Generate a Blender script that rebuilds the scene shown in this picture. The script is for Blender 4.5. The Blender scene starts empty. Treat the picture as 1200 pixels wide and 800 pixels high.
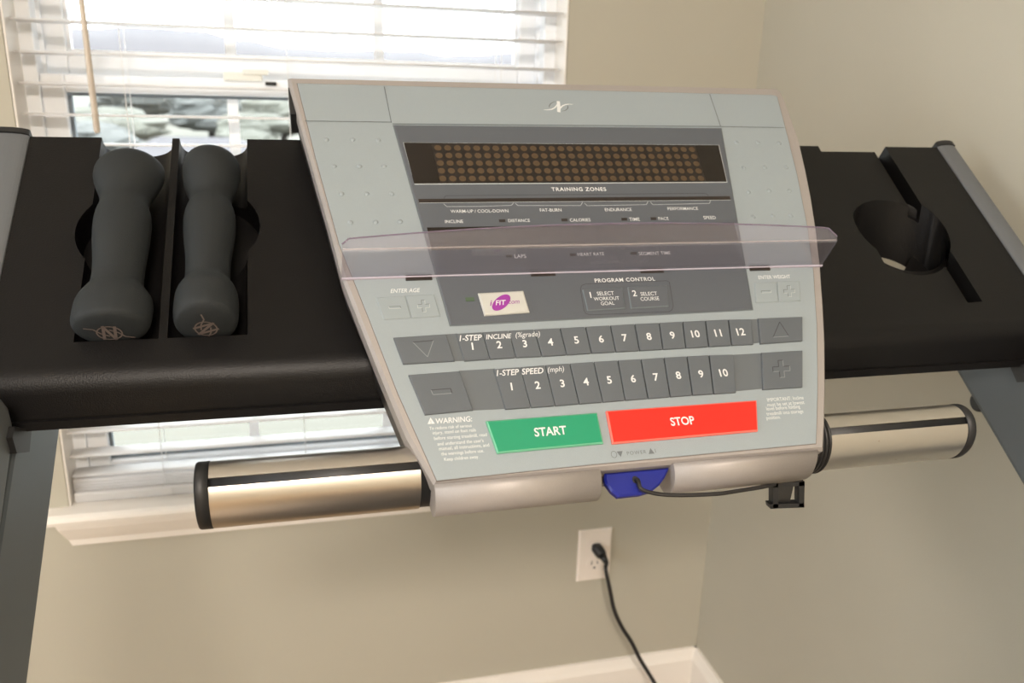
import bpy, bmesh, math, random
from mathutils import Vector, Matrix
random.seed(7)
C = bpy.context.scene.collection
PI = math.pi
Z0 = 1.263                       # height of the camera above the floor

# ------------------------------------------------------------------ camera frame (room axes: x right, y to the window wall, z up)
F = 985.0; CX, CY = 600.0, 400.0
_h = Vector((4527-CX, 201-CY, F)).normalized(); _v = Vector((506-CX, 3630-CY, F)).normalized()
_h = (_h - _v*_h.dot(_v)).normalized()
_y = _v.cross(_h)
if _y.z < 0: _y = -_y
RX, RY, RZ = _h, _y, -_v          # rows: room axes written in camera axes (x right, y down, z forward)
def ray(px, py):
    c = Vector((px-CX, py-CY, F)); return Vector((RX.dot(c), RY.dot(c), RZ.dot(c)))
def on_wall(px, py, y): r = ray(px, py); return r*(y/r.y)
# console plane
CA = math.radians(45.70)
CS = Vector((0, math.cos(CA), math.sin(CA))); CN = Vector((0, -math.sin(CA), math.cos(CA)))
P0 = on_wall(748, 562, .53)
def cuv(px, py, h=0.0):
    r = ray(px, py); P = r*((P0+CN*h).dot(CN)/r.dot(CN)); d = P-P0
    return (d.x, d.dot(CS))
def CP(u, w, h=0.0): return P0 + Vector((u, 0, 0)) + CS*w + CN*h
# tray plane
TB = math.radians(37.2)
TS = Vector((0, math.cos(TB), math.sin(TB))); TN = Vector((0, -math.sin(TB), math.cos(TB)))
TO = Vector((.2465, .665, -.197))
def TP(u, t, h=0.0): return TO + Vector((u, 0, 0)) + TS*t + TN*h
UP = Vector((0, 0, Z0))

# ------------------------------------------------------------------ materials
def mat(name, col, rough=.5, metal=0, noise=0, nscale=40, bump=0, bscale=300, spec=.5, coat=0, aniso=0):
    m = bpy.data.materials.new(name); m.use_nodes = True
    nt = m.node_tree; b = nt.nodes['Principled BSDF']
    b.inputs['Base Color'].default_value = (*col, 1); b.inputs['Roughness'].default_value = rough
    b.inputs['Metallic'].default_value = metal; b.inputs['Specular IOR Level'].default_value = spec
    b.inputs['Coat Weight'].default_value = coat
    tc = nt.nodes.new('ShaderNodeTexCoord')
    n = nt.nodes.new('ShaderNodeTexNoise'); n.inputs['Scale'].default_value = nscale; n.inputs['Detail'].default_value = 4
    nt.links.new(tc.outputs['Object'], n.inputs['Vector'])
    mx = nt.nodes.new('ShaderNodeMixRGB'); mx.blend_type = 'MIX'
    k = noise if noise else .03
    mx.inputs[1].default_value = (*[c*(1-k) for c in col], 1); mx.inputs[2].default_value = (*[min(1, c*(1+k)) for c in col], 1)
    nt.links.new(n.outputs['Fac'], mx.inputs[0]); nt.links.new(mx.outputs[0], b.inputs['Base Color'])
    if bump:
        n2 = nt.nodes.new('ShaderNodeTexNoise'); n2.inputs['Scale'].default_value = bscale; n2.inputs['Detail'].default_value = 3
        nt.links.new(tc.outputs['Object'], n2.inputs['Vector'])
        bp = nt.nodes.new('ShaderNodeBump'); bp.inputs['Strength'].default_value = bump; bp.inputs['Distance'].default_value = .001
        nt.links.new(n2.outputs['Fac'], bp.inputs['Height']); nt.links.new(bp.outputs[0], b.inputs['Normal'])
    return m
def lin(r, g, b): return tuple(((c/255)/12.92 if c/255 <= .04045 else ((c/255+.055)/1.055)**2.4) for c in (r, g, b))
M = dict(
    silver=mat('silver_paint', lin(156,150,146), .5, .25, .06, 900, .10, 1500),
    face=mat('faceplate_plastic', lin(140,149,153), .5, 0, .04, 900, .12, 1800),
    face_lo=mat('faceplate_button_plastic', lin(139,148,151), .45),
    groove=mat('groove_line', lin(84,90,93), .6),
    panel=mat('display_panel_plastic', lin(82,86,92), .45, 0, .05, 900, .10, 1800),
    key=mat('membrane_key_plastic', lin(86,91,96), .5, 0, .05, 900, .12, 1800),
    strip=mat('key_strip_plastic', lin(91,96,100), .5),
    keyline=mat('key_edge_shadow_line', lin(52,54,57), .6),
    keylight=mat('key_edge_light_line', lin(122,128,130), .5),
    bezel=mat('panel_bezel', lin(96,104,108), .5),
    led_win=mat('smoked_display_window', lin(28,22,18), .25),
    led_mod=mat('led_module', lin(31,25,20), .4),
    led_dot=mat('unlit_led_dot', lin(76,60,41), .45),
    slotdark=mat('dark_slot', lin(40,33,29), .4),
    white=mat('white_print', lin(208,210,210), .6),
    pale=mat('pale_print', lin(172,177,178), .6),
    grayprint=mat('grey_print', lin(98,103,106), .6),
    green=mat('green_button_plastic', lin(28,136,98), .42),
    greenedge=mat('green_button_edge', lin(95,165,132), .42),
    red=mat('red_button_plastic', lin(212,36,22), .42),
    rededge=mat('red_button_edge', lin(225,105,92), .42),
    ifit=mat('white_button_plastic', lin(182,182,176), .4),
    edge=mat('inlay_edge_line', lin(98,88,82), .6),
    purple=mat('purple_print', lin(140,48,142), .5),
    grnled=mat('green_indicator', lin(70,88,68), .4),
    black=mat('black_textured_plastic', lin(18,17,17), .38, 0, .12, 25, .25, 900, .2),
    shell=mat('black_shell_plastic', lin(38,36,34), .42, 0, .05, 60, .1, 800),
    rubber=mat('black_rubber', lin(28,28,29), .5),
    foam=mat('charcoal_foam', lin(36,39,40), .72, 0, .06, 300, .3, 1400, .3),
    logo=mat('brown_grey_print', lin(100,88,82), .6),
    grey=mat('grey_painted_steel', lin(80,86,90), .45, .15, .04, 300),
    greylite=mat('light_grey_plastic', lin(94,97,100), .5, 0, .04, 500),
    blue=mat('blue_key_plastic', lin(18,30,122), .38),
    cord=mat('black_cord', lin(30,28,27), .6),
    wall=mat('beige_wall_paint', lin(179,174,159), .8, 0, .03, 6, .15, 350),
    ceil=mat('white_ceiling_paint', lin(235,232,225), .9),
    trim=mat('white_gloss_trim', lin(236,230,222), .4, 0, .02, 20),
    vinyl=mat('white_vinyl', lin(242,244,247), .45),
    slat=mat('white_blind_slat', lin(242,240,238), .45),
    gasket=mat('dark_gasket', lin(110,118,124), .6),
    wand=mat('beige_wand', lin(205,194,180), .5),
    lock=mat('cream_sash_lock', lin(232,230,220), .5),
    plate=mat('white_outlet_plastic', lin(236,226,216), .35),
    dark=mat('dark_opening', lin(25,22,20), .6),
    hill=mat('hazy_hill_forest', (.083,.077,.082), .95, 0, .12, .02),
    lawn=mat('pale_lawn', (.105,.100,.080), .95, 0, .2, .15),
    roof=mat('light_grey_shingles', (.085,.08,.085), .9, 0, .15, 3),
    siding=mat('cream_siding', (.09,.075,.065), .9),
    bark=mat('tree_bark', (.03,.025,.02), .9),
    belt=mat('running_belt', lin(25,25,26), .8, 0, .1, 200),
)
LEAF = [mat('green_foliage', (.100,.100,.082), .9, 0, .3, 1.2), mat('dark_green_foliage', (.082,.085,.080), .9, 0, .3, 1.2), mat('autumn_foliage', (.10,.078,.064), .9, 0, .3, 1.2)]

def add_translucent(m, col, k):
    nt=m.node_tree; b=nt.nodes['Principled BSDF']; out=[n for n in nt.nodes if n.type=='OUTPUT_MATERIAL'][0]
    t=nt.nodes.new('ShaderNodeBsdfTranslucent'); t.inputs[0].default_value=(*col,1); mx=nt.nodes.new('ShaderNodeMixShader'); mx.inputs[0].default_value=k
    nt.links.new(b.outputs[0],mx.inputs[1]); nt.links.new(t.outputs[0],mx.inputs[2]); nt.links.new(mx.outputs[0],out.inputs[0])
add_translucent(M['slat'],(.95,.95,.95),.5)
# brushed steel with streaks running along the bar
def steel_mat():
    m = mat('brushed_steel', lin(208,202,194), .26, 1.0)
    nt = m.node_tree; b = nt.nodes['Principled BSDF']
    tc = nt.nodes.new('ShaderNodeTexCoord'); mp = nt.nodes.new('ShaderNodeMapping'); mp.inputs['Scale'].default_value = (2, 260, 260)
    n = nt.nodes.new('ShaderNodeTexNoise'); n.inputs['Scale'].default_value = 9; n.inputs['Detail'].default_value = 6
    nt.links.new(tc.outputs['Object'], mp.inputs[0]); nt.links.new(mp.outputs[0], n.inputs['Vector'])
    r = nt.nodes.new('ShaderNodeMapRange'); r.inputs[3].default_value = .28; r.inputs[4].default_value = .34
    nt.links.new(n.outputs['Fac'], r.inputs[0]); nt.links.new(r.outputs[0], b.inputs['Roughness'])
    # a few small rust specks
    v = nt.nodes.new('ShaderNodeTexVoronoi'); v.inputs['Scale'].default_value = 38
    nt.links.new(tc.outputs['Object'], v.inputs['Vector'])
    cr = nt.nodes.new('ShaderNodeValToRGB'); cr.color_ramp.elements[0].position = .02; cr.color_ramp.elements[1].position = .05
    cr.color_ramp.elements[0].color = (*lin(150,110,85), 1); cr.color_ramp.elements[1].color = (*lin(208,202,194), 1)
    nt.links.new(v.outputs['Distance'], cr.inputs[0]); nt.links.new(cr.outputs[0], b.inputs['Base Color'])
    return m
M['steel'] = steel_mat()
def clear_mat(name, tint, gl=.06):
    m = bpy.data.materials.new(name); m.use_nodes = True; nt = m.node_tree
    for n in list(nt.nodes): nt.nodes.remove(n)
    out = nt.nodes.new('ShaderNodeOutputMaterial'); mix = nt.nodes.new('ShaderNodeMixShader')
    t = nt.nodes.new('ShaderNodeBsdfTransparent'); t.inputs[0].default_value = (*tint, 1)
    g = nt.nodes.new('ShaderNodeBsdfGlossy'); g.inputs['Roughness'].default_value = .08
    fr = nt.nodes.new('ShaderNodeFresnel'); fr.inputs[0].default_value = 1.35
    nt.links.new(fr.outputs[0], mix.inputs[0]); nt.links.new(t.outputs[0], mix.inputs[1]); nt.links.new(g.outputs[0], mix.inputs[2])
    nt.links.new(mix.outputs[0], out.inputs[0]); return m
def haze_plastic(name, tint, body, k):
    m = clear_mat(name, tint); nt = m.node_tree
    mix = [n for n in nt.nodes if n.type == 'MIX_SHADER'][0]; out = [n for n in nt.nodes if n.type == 'OUTPUT_MATERIAL'][0]
    nt.links.remove(mix.inputs[0].links[0]); mix.inputs[0].default_value=.07
    d = nt.nodes.new('ShaderNodeBsdfDiffuse'); d.inputs[0].default_value = (*body, 1)
    m2 = nt.nodes.new('ShaderNodeMixShader'); m2.inputs[0].default_value = k
    nt.links.new(mix.outputs[0], m2.inputs[1]); nt.links.new(d.outputs[0], m2.inputs[2]); nt.links.new(m2.outputs[0], out.inputs[0])
    return m
M['glass'] = clear_mat('window_glass', (.96,.98,.98))
M['ledge'] = haze_plastic('clear_lavender_plastic', (.91,.90,.93), lin(180,178,190), .09)
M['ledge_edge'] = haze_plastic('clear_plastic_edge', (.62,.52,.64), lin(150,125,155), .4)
M['bend_highlight'] = haze_plastic('painted_bend_highlight', (.95,.92,.93), lin(225,215,212), .22)  # pale colour stands for the highlight on the bend
M['ledge_foot'] = haze_plastic('clear_edge_highlight', (.8,.74,.85), lin(212,204,218), .7)  # foot strip plastic, its bright edge highlight put into the colour
M['lamp'] = mat('lamp_glass', (.9,.85,.75), .4)
_b = M['lamp'].node_tree.nodes['Principled BSDF']; _b.inputs['Emission Color'].default_value = (1,.78,.55,1); _b.inputs['Emission Strength'].default_value = 3

def floor_mat():
    m = mat('light_oak_floor', lin(176,140,100), .35, 0, .1, 3)
    nt = m.node_tree; b = nt.nodes['Principled BSDF']
    tc = nt.nodes.new('ShaderNodeTexCoord'); br = nt.nodes.new('ShaderNodeTexBrick')
    br.inputs['Scale'].default_value = 1; br.inputs['Brick Width'].default_value = 1.1; br.inputs['Row Height'].default_value = .08; br.inputs['Mortar Size'].default_value = .0015
    br.inputs['Color1'].default_value = (*lin(172,148,118), 1); br.inputs['Color2'].default_value = (*lin(160,136,106), 1); br.inputs['Mortar'].default_value = (*lin(70,50,34), 1)
    nt.links.new(tc.outputs['Object'], br.inputs['Vector']); nt.links.new(br.outputs['Color'], b.inputs['Base Color'])
    return m
M['floor'] = floor_mat()

def fix_normals(me):
    bm=bmesh.new(); bm.from_mesh(me); bmesh.ops.remove_doubles(bm,verts=bm.verts,dist=1e-6); bmesh.ops.recalc_face_normals(bm,faces=bm.faces); bm.to_mesh(me); bm.free()
# ------------------------------------------------------------------ mesh builder (camera-origin coordinates, lifted to the room by Z0)
class MB:
    def __init__(s): s.v=[]; s.f=[]; s.m=[]; s.mats=[]; s.sm=[]
    def mi(s, m):
        if m not in s.mats: s.mats.append(m)
        return s.mats.index(m)
    def add(s, vs, fs, m, smooth=False):
        o=len(s.v); s.v += [Vector(v) for v in vs]; k=s.mi(m)
        for f in fs: s.f.append([i+o for i in f]); s.m.append(k); s.sm.append(smooth)
        return s
    def box(s, lo, hi, m):
        x0,y0,z0=lo; x1,y1,z1=hi
        return s.add([(x0,y0,z0),(x1,y0,z0),(x1,y1,z0),(x0,y1,z0),(x0,y0,z1),(x1,y0,z1),(x1,y1,z1),(x0,y1,z1)],
              [(0,3,2,1),(4,5,6,7),(0,1,5,4),(1,2,6,5),(2,3,7,6),(3,0,4,7)], m)
    def prism_x(s, poly, x0, x1, m, smooth=False):      # poly of (y,z)
        n=len(poly); vs=[(x0,y,z) for y,z in poly]+[(x1,y,z) for y,z in poly]
        A=sum(poly[i][0]*poly[(i+1)%n][1]-poly[(i+1)%n][0]*poly[i][1] for i in range(n))
        ix=list(range(n)) if A<0 else list(range(n))[::-1]
        s.add(vs,[tuple(ix), tuple(n+i for i in ix[::-1])],m)
        fs=[]
        for k in range(n):
            i,j=ix[k],ix[(k+1)%n]; fs.append((j,i,n+i,n+j))
        o=len(s.v)-2*n; kk=s.mi(m)
        for f in fs: s.f.append([i+o for i in f]); s.m.append(kk); s.sm.append(smooth)
        return s
    def layers(s, rings, m, cap0=True, cap1=True, smooth=False, closed=True):
        n=len(rings[0]); vs=[p for r in rings for p in r]; fs=[]
        for a in range(len(rings)-1):
            for i in range(n if closed else n-1):
                j=(i+1)%n; fs.append((a*n+i,a*n+j,(a+1)*n+j,(a+1)*n+i))
        o=len(s.v); s.add(vs,fs,m,smooth); k=s.mi(m)
        if cap0: s.f.append([o+i for i in range(n)][::-1]); s.m.append(k); s.sm.append(False)
        if cap1: b=o+(len(rings)-1)*n; s.f.append([b+i for i in range(n)]); s.m.append(k); s.sm.append(False)
        return s
    def tube(s, pts, r, m, n=12, smooth=True):
        pts=[Vector(p) for p in pts]; rings=[]; up=None
        for i,p in enumerate(pts):
            d=(pts[min(i+1,len(pts)-1)]-pts[max(i-1,0)]).normalized()
            if up is None:
                up=Vector((0,0,1)) if abs(d.z)<.9 else Vector((1,0,0))
            a=d.cross(up).normalized(); b=a.cross(d).normalized(); up=b
            rr=r[i] if isinstance(r,(list,tuple)) else r
            rings.append([p+a*math.cos(2*PI*k/n)*rr+b*math.sin(2*PI*k/n)*rr for k in range(n)])
        return s.layers(rings,m,smooth=smooth)
    def build(s, name, parent=None, root=None, label=None):
        me=bpy.data.meshes.new(name)
        off = UP if root is None else UP-root.location
        me.from_pydata([tuple(v+off) for v in s.v],[],s.f)
        for mm in s.mats: me.materials.append(mm)
        me.polygons.foreach_set('material_index', s.m); me.polygons.foreach_set('use_smooth', s.sm)
        me.update(); me.validate()
        o=bpy.data.objects.new(name, me); C.objects.link(o)
        if parent is not None: o.parent=parent
        if label: o['label']=label
        return o
def empty(name, loc, label, cat, group=None):          # loc in room coordinates
    o=bpy.data.objects.new(name,None); C.objects.link(o); o.location=loc; o.empty_display_size=.05
    o['label']=label; o['category']=cat
    if group: o['group']=group
    return o
def tag(o, label, cat, group=None):
    o['label']=label; o['category']=cat
    if group: o['group']=group
def struct(o): o['kind']='structure'; return o
def bevel(o, w, seg=2, ang=35):
    m=o.modifiers.new('bevel','BEVEL'); m.width=w; m.segments=seg; m.limit_method='ANGLE'; m.angle_limit=math.radians(ang); m.harden_normals=False
    return o
def catmull(pts, k=8):
    pts=[Vector(p) for p in pts]; out=[]
    for i in range(len(pts)-1):
        a=pts[max(i-1,0)]; b=pts[i]; c=pts[i+1]; d=pts[min(i+2,len(pts)-1)]
        for j in range(k):
            t=j/k; out.append(.5*((2*b)+(c-a)*t+(2*a-5*b+4*c-d)*t*t+(3*b-a-3*c+d)*t**3))
    out.append(pts[-1]); return out

def ccw(poly):
    A=sum(poly[i][0]*poly[(i+1)%len(poly)][1]-poly[(i+1)%len(poly)][0]*poly[i][1] for i in range(len(poly)))
    return list(poly) if A>0 else list(poly)[::-1]
def inset(poly, d):
    p=ccw(poly); n=len(p); out=[]
    for i in range(n):
        a=Vector(p[i-1]); b=Vector(p[i]); c=Vector(p[(i+1)%n])
        e1=(b-a).normalized(); e2=(c-b).normalized(); n1=Vector((-e1.y,e1.x)); n2=Vector((-e2.y,e2.x))
        k=1+n1.dot(n2); out.append(tuple(b+(n1+n2)*(d/max(k,.3))))
    return out
def slab(mb, uv, h0, h1, m, ch=0, medge=None):         # raised plate on the console plane with a chamfered edge
    p=ccw(uv)
    if ch:
        q=inset(p,ch)
        mb.layers([[CP(u,w,h0) for u,w in p],[CP(u,w,h1-ch*.8) for u,w in p]],medge or m,cap1=False)
        mb.layers([[CP(u,w,h1-ch*.8) for u,w in p],[CP(u,w,h1) for u,w in q]],medge or m,cap0=False,cap1=False)
        mb.add([CP(u,w,h1) for u,w in q],[tuple(range(len(q)))],m)
    else: mb.layers([[CP(u,w,h0) for u,w in p],[CP(u,w,h1) for u,w in p]],m)
def pq(pts, h=0.0): return [cuv(x,y,h) for x,y in pts]
def stroke(mb, pts, wid, h, m):                        # flat printed line through uv points
    for i in range(len(pts)-1):
        a=Vector(pts[i]); b=Vector(pts[i+1]); e=(b-a).normalized(); nrm=Vector((-e.y,e.x))*wid/2
        q=[a-nrm,b-nrm,b+nrm,a+nrm]; mb.add([CP(p.x,p.y,h) for p in q],[(0,1,2,3)],m)
def ell(cx,cy,a,b,rot=0,n=28): return [(cx+a*math.cos(t)*math.cos(rot)-b*math.sin(t)*math.sin(rot), cy+a*math.cos(t)*math.sin(rot)+b*math.sin(t)*math.cos(rot)) for t in [2*PI*k/n for k in range(n)]]

_tc={}
def glyphs(txt, bold=0, shear=0, sp=1.0):
    k=(txt,bold,shear,sp)
    if k in _tc: return _tc[k]
    cu=bpy.data.curves.new('t','FONT'); cu.body=txt; cu.size=1; cu.offset=bold; cu.shear=shear; cu.space_character=sp
    cu.resolution_u=3; cu.fill_mode='FRONT'
    ob=bpy.data.objects.new('t',cu); C.objects.link(ob)
    dg=bpy.context.evaluated_depsgraph_get(); me=ob.evaluated_get(dg).to_mesh()
    vs=[(v.co.x,v.co.y) for v in me.vertices]; fs=[tuple(p.vertices) for p in me.polygons]
    # a front-filled curve may also return open edges only for empty text
    ob.evaluated_get(dg).to_mesh_clear()
    bpy.data.objects.remove(ob); bpy.data.curves.remove(cu)
    x0=min(v[0] for v in vs); x1=max(v[0] for v in vs); y0=min(v[1] for v in vs); y1=max(v[1] for v in vs)
    _tc[k]=([(x-(x0+x1)/2,y-(y0+y1)/2) for x,y in vs],fs,x1-x0,y1-y0); return _tc[k]
def text(mb, txt, cx, cy, m, h, width=None, height=None, bold=.02, shear=0, lean=0, sp=1.0, tall=1.0):
    """centre (cx,cy) in picture pixels of the lettering, its width (or height) there; laid flat on the console"""
    vs,fs,W,H=glyphs(txt,bold,shear,sp)
    u,w=cuv(cx,cy,h)
    if width: u1,_=cuv(cx-width/2,cy,h); u2,_=cuv(cx+width/2,cy,h); sc=(u2-u1)/W
    else: _,w1=cuv(cx,cy-height/2,h); _,w2=cuv(cx,cy+height/2,h); sc=(w1-w2)/H
    P=[CP(u+x*sc+lean*y*sc, w+y*sc*tall, h) for x,y in vs]
    g=[]
    for f in fs:
        a,b,c=[Vector(vs[i]) for i in f[:3]]
        g.append(f if (b-a).cross(c-a)>0 else f[::-1])
    mb.add(P,g,m)

# ================================================================== THE ROOM
YW=1.42; XR=.8146; XL=-2.3; YB=-2.3; ZF=-Z0; ZC=1.18
OX0,OX1,OZ0,OZ1=-.3925,.4565,-.715,.78
b=MB()
b.box((XL-.1,YW,ZF),(OX0,YW+.15,ZC),M['wall']); b.box((OX1,YW,ZF),(XR+.1,YW+.15,ZC),M['wall'])
b.box((OX0,YW,ZF),(OX1,YW+.15,OZ0),M['wall']); b.box((OX0,YW,OZ1),(OX1,YW+.15,ZC),M['wall'])
struct(b.build('wall_back'))
struct(MB().box((XR,YB,ZF),(XR+.1,YW,ZC),M['wall']).build('wall_right'))
b=MB(); wy0,wy1,wz0,wz1=-1.3,.7,-.45,.85  # opening added here to let in side daylight
b.box((XL-.1,YB,ZF),(XL,wy0,ZC),M['wall']); b.box((XL-.1,wy1,ZF),(XL,YW,ZC),M['wall']); b.box((XL-.1,wy0,ZF),(XL,wy1,wz0),M['wall']); b.box((XL-.1,wy0,wz1),(XL,wy1,ZC),M['wall'])
struct(b.build('wall_left'))
struct(MB().box((XL-.1,YB-.1,ZF),(XR+.1,YB,ZC),M['wall']).build('wall_front'))
struct(MB().box((XL-.1,YB-.1,ZF-.1),(XR+.1,YW+.15,ZF),M['floor']).build('floor'))
struct(MB().box((XL-.1,YB-.1,ZC),(XR+.1,YW+.15,ZC+.1),M['ceil']).build('ceiling'))
def base_profile(): return [(0,0),(.014,0),(.014,.070),(.010,.080),(.006,.0935),(0,.0935)]
pr=base_profile()
struct(MB().prism_x([(YW-d,ZF+z) for d,z in pr],XL,XR,M['trim']).build('baseboard_back'))
b=MB(); n=len(pr)
b.layers([[Vector((XR-d,YW-.0001,ZF+z)) for d,z in pr],[Vector((XR-d,YB,ZF+z)) for d,z in pr]],M['trim'])
struct(b.build('baseboard_right'))

# window
w=empty('window_1',Vector((.032,YW+.08,OZ0))+UP,'','')
del w['label'], w['category']; struct(w)
YF=YW+.06; S_=-.703
def frame(mb,x0,x1,z0,z1,t,y0,y1,m,tb=None,tt=None):
    tb=t if tb is None else tb; tt=t if tt is None else tt
    mb.box((x0,y0,z0),(x0+t,y1,z1),m); mb.box((x1-t,y0,z0),(x1,y1,z1),m)
    mb.box((x0+t,y0,z0),(x1-t,y1,z0+tb),m); mb.box((x0+t,y0,z1-tt),(x1-t,y1,z1),m)
b=MB(); frame(b,OX0,OX1,OZ0+.012,OZ1,.024,YF,YF+.085,M['vinyl'],.012)
b.box((OX0+.022,YF+.03,OZ0+.02),(OX0+.030,YF+.036,OZ1-.02),M['vinyl']); b.box((OX1-.030,YF+.03,OZ0+.02),(OX1-.022,YF+.036,OZ1-.02),M['vinyl'])
b.box((OX0+.0005,YW+.0005,S_),(OX0+.004,YF+.001,OZ1),M['trim']); b.box((OX1-.004,YW+.0005,S_),(OX1-.0005,YF+.001,OZ1),M['trim'])  # added white jamb liners; daylight on the jambs is put into their colour
bevel(b.build('window_frame',w,w),.002)
# lower sash (room side) and upper sash (behind)
def sash(z0,z1,y0,tb,tt,name,gm='gasket'):
    b=MB(); x0,x1=OX0+.024,OX1-.024
    frame(b,x0,x1,z0,z1,.034,y0,y0+.032,M['vinyl'],tb,tt)
    s=bevel(b.build(name,w,w),.003)
    g=MB(); frame(g,x0+.034,x1-.034,z0+tb,z1-tt,.005,y0+.010,y0+.022,M[gm]); g.build('glazing_gasket',s,w)
    g=MB(); gx0,gx1=x0+.036,x1-.036
    g.box((gx0,y0+.014,z0+tb),(gx1,y0+.018,z1-tt),M['glass']); g.build('glass_pane',s,w)
    for k in (1,2):
        X=gx0+(gx1-gx0)*k/3
        m=MB(); m.box((X-.0085,y0+.011,z0+tb),(X+.0085,y0+.0135,z1-tt),M['vinyl']); m.build('muntin',s,w)
sash(OZ0+.026,-.003,YF+.006,.036,.027,'lower_sash')
sash(-.01,OZ1-.024,YF+.045,.040,.034,'upper_sash','vinyl')
b=MB(); b.box((-.10,YF-.002,-.006),(-.04,YF+.02,.008),M['lock']); b.box((-.07,YF-.006,.004),(-.03,YF+.008,.012),M['lock']); b.box((-.036,YF-.001,-.012),(-.018,YF+.004,-.006),M['dark'])
bevel(b.build('sash_lock',w,w),.002)
# sill with nosing and apron
b=MB(); S=-.703
b.box((OX0,YW-.001,S-.02),(OX1,YF+.01,S),M['trim'])
nose=[(YW+.0,S),(YW-.030,S),(YW-.036,S-.004),(YW-.038,S-.010),(YW-.036,S-.017),(YW-.030,S-.020),(YW,S-.020)]
b.prism_x(nose,OX0-.033,OX1+.033,M['trim'])
apr=[(YW,S-.020),(YW-.028,S-.020),(YW-.026,S-.030),(YW-.018,S-.045),(YW-.010,S-.058),(YW-.008,S-.070),(YW,S-.072)]
n=len(apr)
b.layers([[Vector((OX0-.018+ (YW-y)*0 + max(0,(S-.02-z))*.35,y,z)) for y,z in apr],[Vector((OX1+.018-max(0,(S-.02-z))*.35,y,z)) for y,z in apr]],M['trim'])
b.build('window_sill',w,w)

# unseen window, added in the left wall to light the room
w2=bpy.data.objects.new('added_window',None); C.objects.link(w2); w2.location=Vector((XL-.05,(wy0+wy1)/2,wz0))+UP; struct(w2)
b=MB()
for y0_,y1_,z0_,z1_ in ((wy0,wy0+.05,wz0,wz1),(wy1-.05,wy1,wz0,wz1),((wy0+wy1)/2-.03,(wy0+wy1)/2+.03,wz0,wz1),(wy0+.05,wy1-.05,wz0,wz0+.05),(wy0+.05,wy1-.05,wz1-.05,wz1)):
    b.box((XL-.08,y0_,z0_),(XL-.03,y1_,z1_),M['vinyl'])
b.build('window_frame',w2,w2)
b=MB(); b.box((XL-.03,wy0-.04,wz0-.02),(XL+.04,wy1+.04,wz0),M['trim']); b.build('window_sill',w2,w2)
# blind
YBL=1.452
bl=empty('window_blind',Vector((.032,YBL,S+.001))+UP,'white horizontal slatted window blind with beige tilt wand, hanging open in the window','blind')
SX0,SX1=OX0+.008,OX1-.008
zs=[.0724+.0443*k for k in range(15,0,-1)]+[.0724,.0275,-.0166,-.0615]+[-.105-.0428*k for k in range(0,13)]+[-.6545]
ta=math.radians(-3)
def slat_at(z,tilt,name='slat'):
    b=MB(); ps=[]
    for k in range(7):
        a=-1+2*k/6; ps.append((a*.019, .0015*(1-a*a)))
    top=[(YBL+y*math.cos(tilt)-h*math.sin(tilt), z+y*math.sin(tilt)+h) for y,h in ps]
    bot=[(y,zz-.0026) for y,zz in top][::-1]
    b.prism_x(top+bot,SX0,SX1,M['slat'],True); return b.build(name,bl,bl)
for z in zs: slat_at(z,ta)
for k in range(4): slat_at(S+.0245+k*.0052,.0)
bevel(MB().box((SX0,YBL-.026,S+.002),(SX1,YBL+.024,S+.0195),M['slat']).build('bottom_rail',bl,bl),.003)
bevel(MB().box((SX0,YBL-.026,OZ1-.05),(SX1,YBL+.026,OZ1-.002),M['slat']).build('head_rail',bl,bl),.003)
for x in (-.240,.0,.345):
    b=MB()
    for dy in (-.0275,.0265): b.tube([(x,YBL+dy*.78,OZ1-.04),(x,YBL+dy*.78,S+.012)],.0007,M['slat'],6)
    b.build('ladder_cord',bl,bl)
    bb=MB(); bb.box((x-.007,YBL-.029,S+.006),(x+.010,YBL-.0262,S+.017),M['slat']); bb.build('cord_plug',bl,bl)
wa=on_wall(95,-2,1.41); wb=on_wall(114,156,1.405); dz=(wb-wa)/(wa.z-wb.z)
wtop=wa-dz*((.70-wa.z)); 
b=MB(); b.tube([Vector((wa.x-.005,1.418,OZ1-.045)),wa,wb+Vector((0,0,.004)),wb],[.0035,.0042,.0048,.0030],M['wand'],8,True); b.build('tilt_wand',bl,bl,'beige tilt wand')

# outlet
ox=.5601; oz=-.910
ol=empty('wall_outlet',Vector((ox,YW,oz))+UP,'white two-socket wall outlet plate on the beige wall below the console','outlet')
b=MB(); pl=[(-.0355,-.058),(.0355,-.058),(.0355,.058),(-.0355,.058)]; pi=inset(pl,.003)
b.layers([[Vector((ox+x,YW,oz+z)) for x,z in pl],[Vector((ox+x,YW-.003,oz+z)) for x,z in pl],[Vector((ox+x,YW-.0055,oz+z)) for x,z in pi]],M['plate'])
b.build('cover_plate',ol,ol)
for dz_ in (.0195,-.0195):
    b=MB(); q=[(x,z+dz_) for x,z in ell(0,0,.0168,.0168)]; q=[(x,max(dz_-.0135,min(dz_+.0135,z))) for x,z in q]
    b.layers([[Vector((ox+x,YW-.005,oz+z)) for x,z in q],[Vector((ox+x,YW-.0072,oz+z)) for x,z in q]],M['plate'])
    for sx,hh in ((-.0063,.0042),(.0063,.0034)): b.box((ox+sx-.0009,YW-.0075,oz+dz_+.001-hh+.003),(ox+sx+.0009,YW-.0071,oz+dz_+.004+hh),M['dark'])
    q=[(x,z+dz_-.0075) for x,z in ell(0,0,.0024,.0024,0,12)]; b.add([Vector((ox+x,YW-.0076,oz+z)) for x,z in q],[tuple(range(12))],M['dark'])
    b.build('socket',ol,ol)
b=MB(); q=ell(0,0,.003,.003,0,12); b.layers([[Vector((ox+x,YW-.005,oz+z)) for x,z in q],[Vector((ox+x,YW-.0065,oz+z)) for x,z in q]],M['plate']); b.build('screw',ol,ol)
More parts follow.
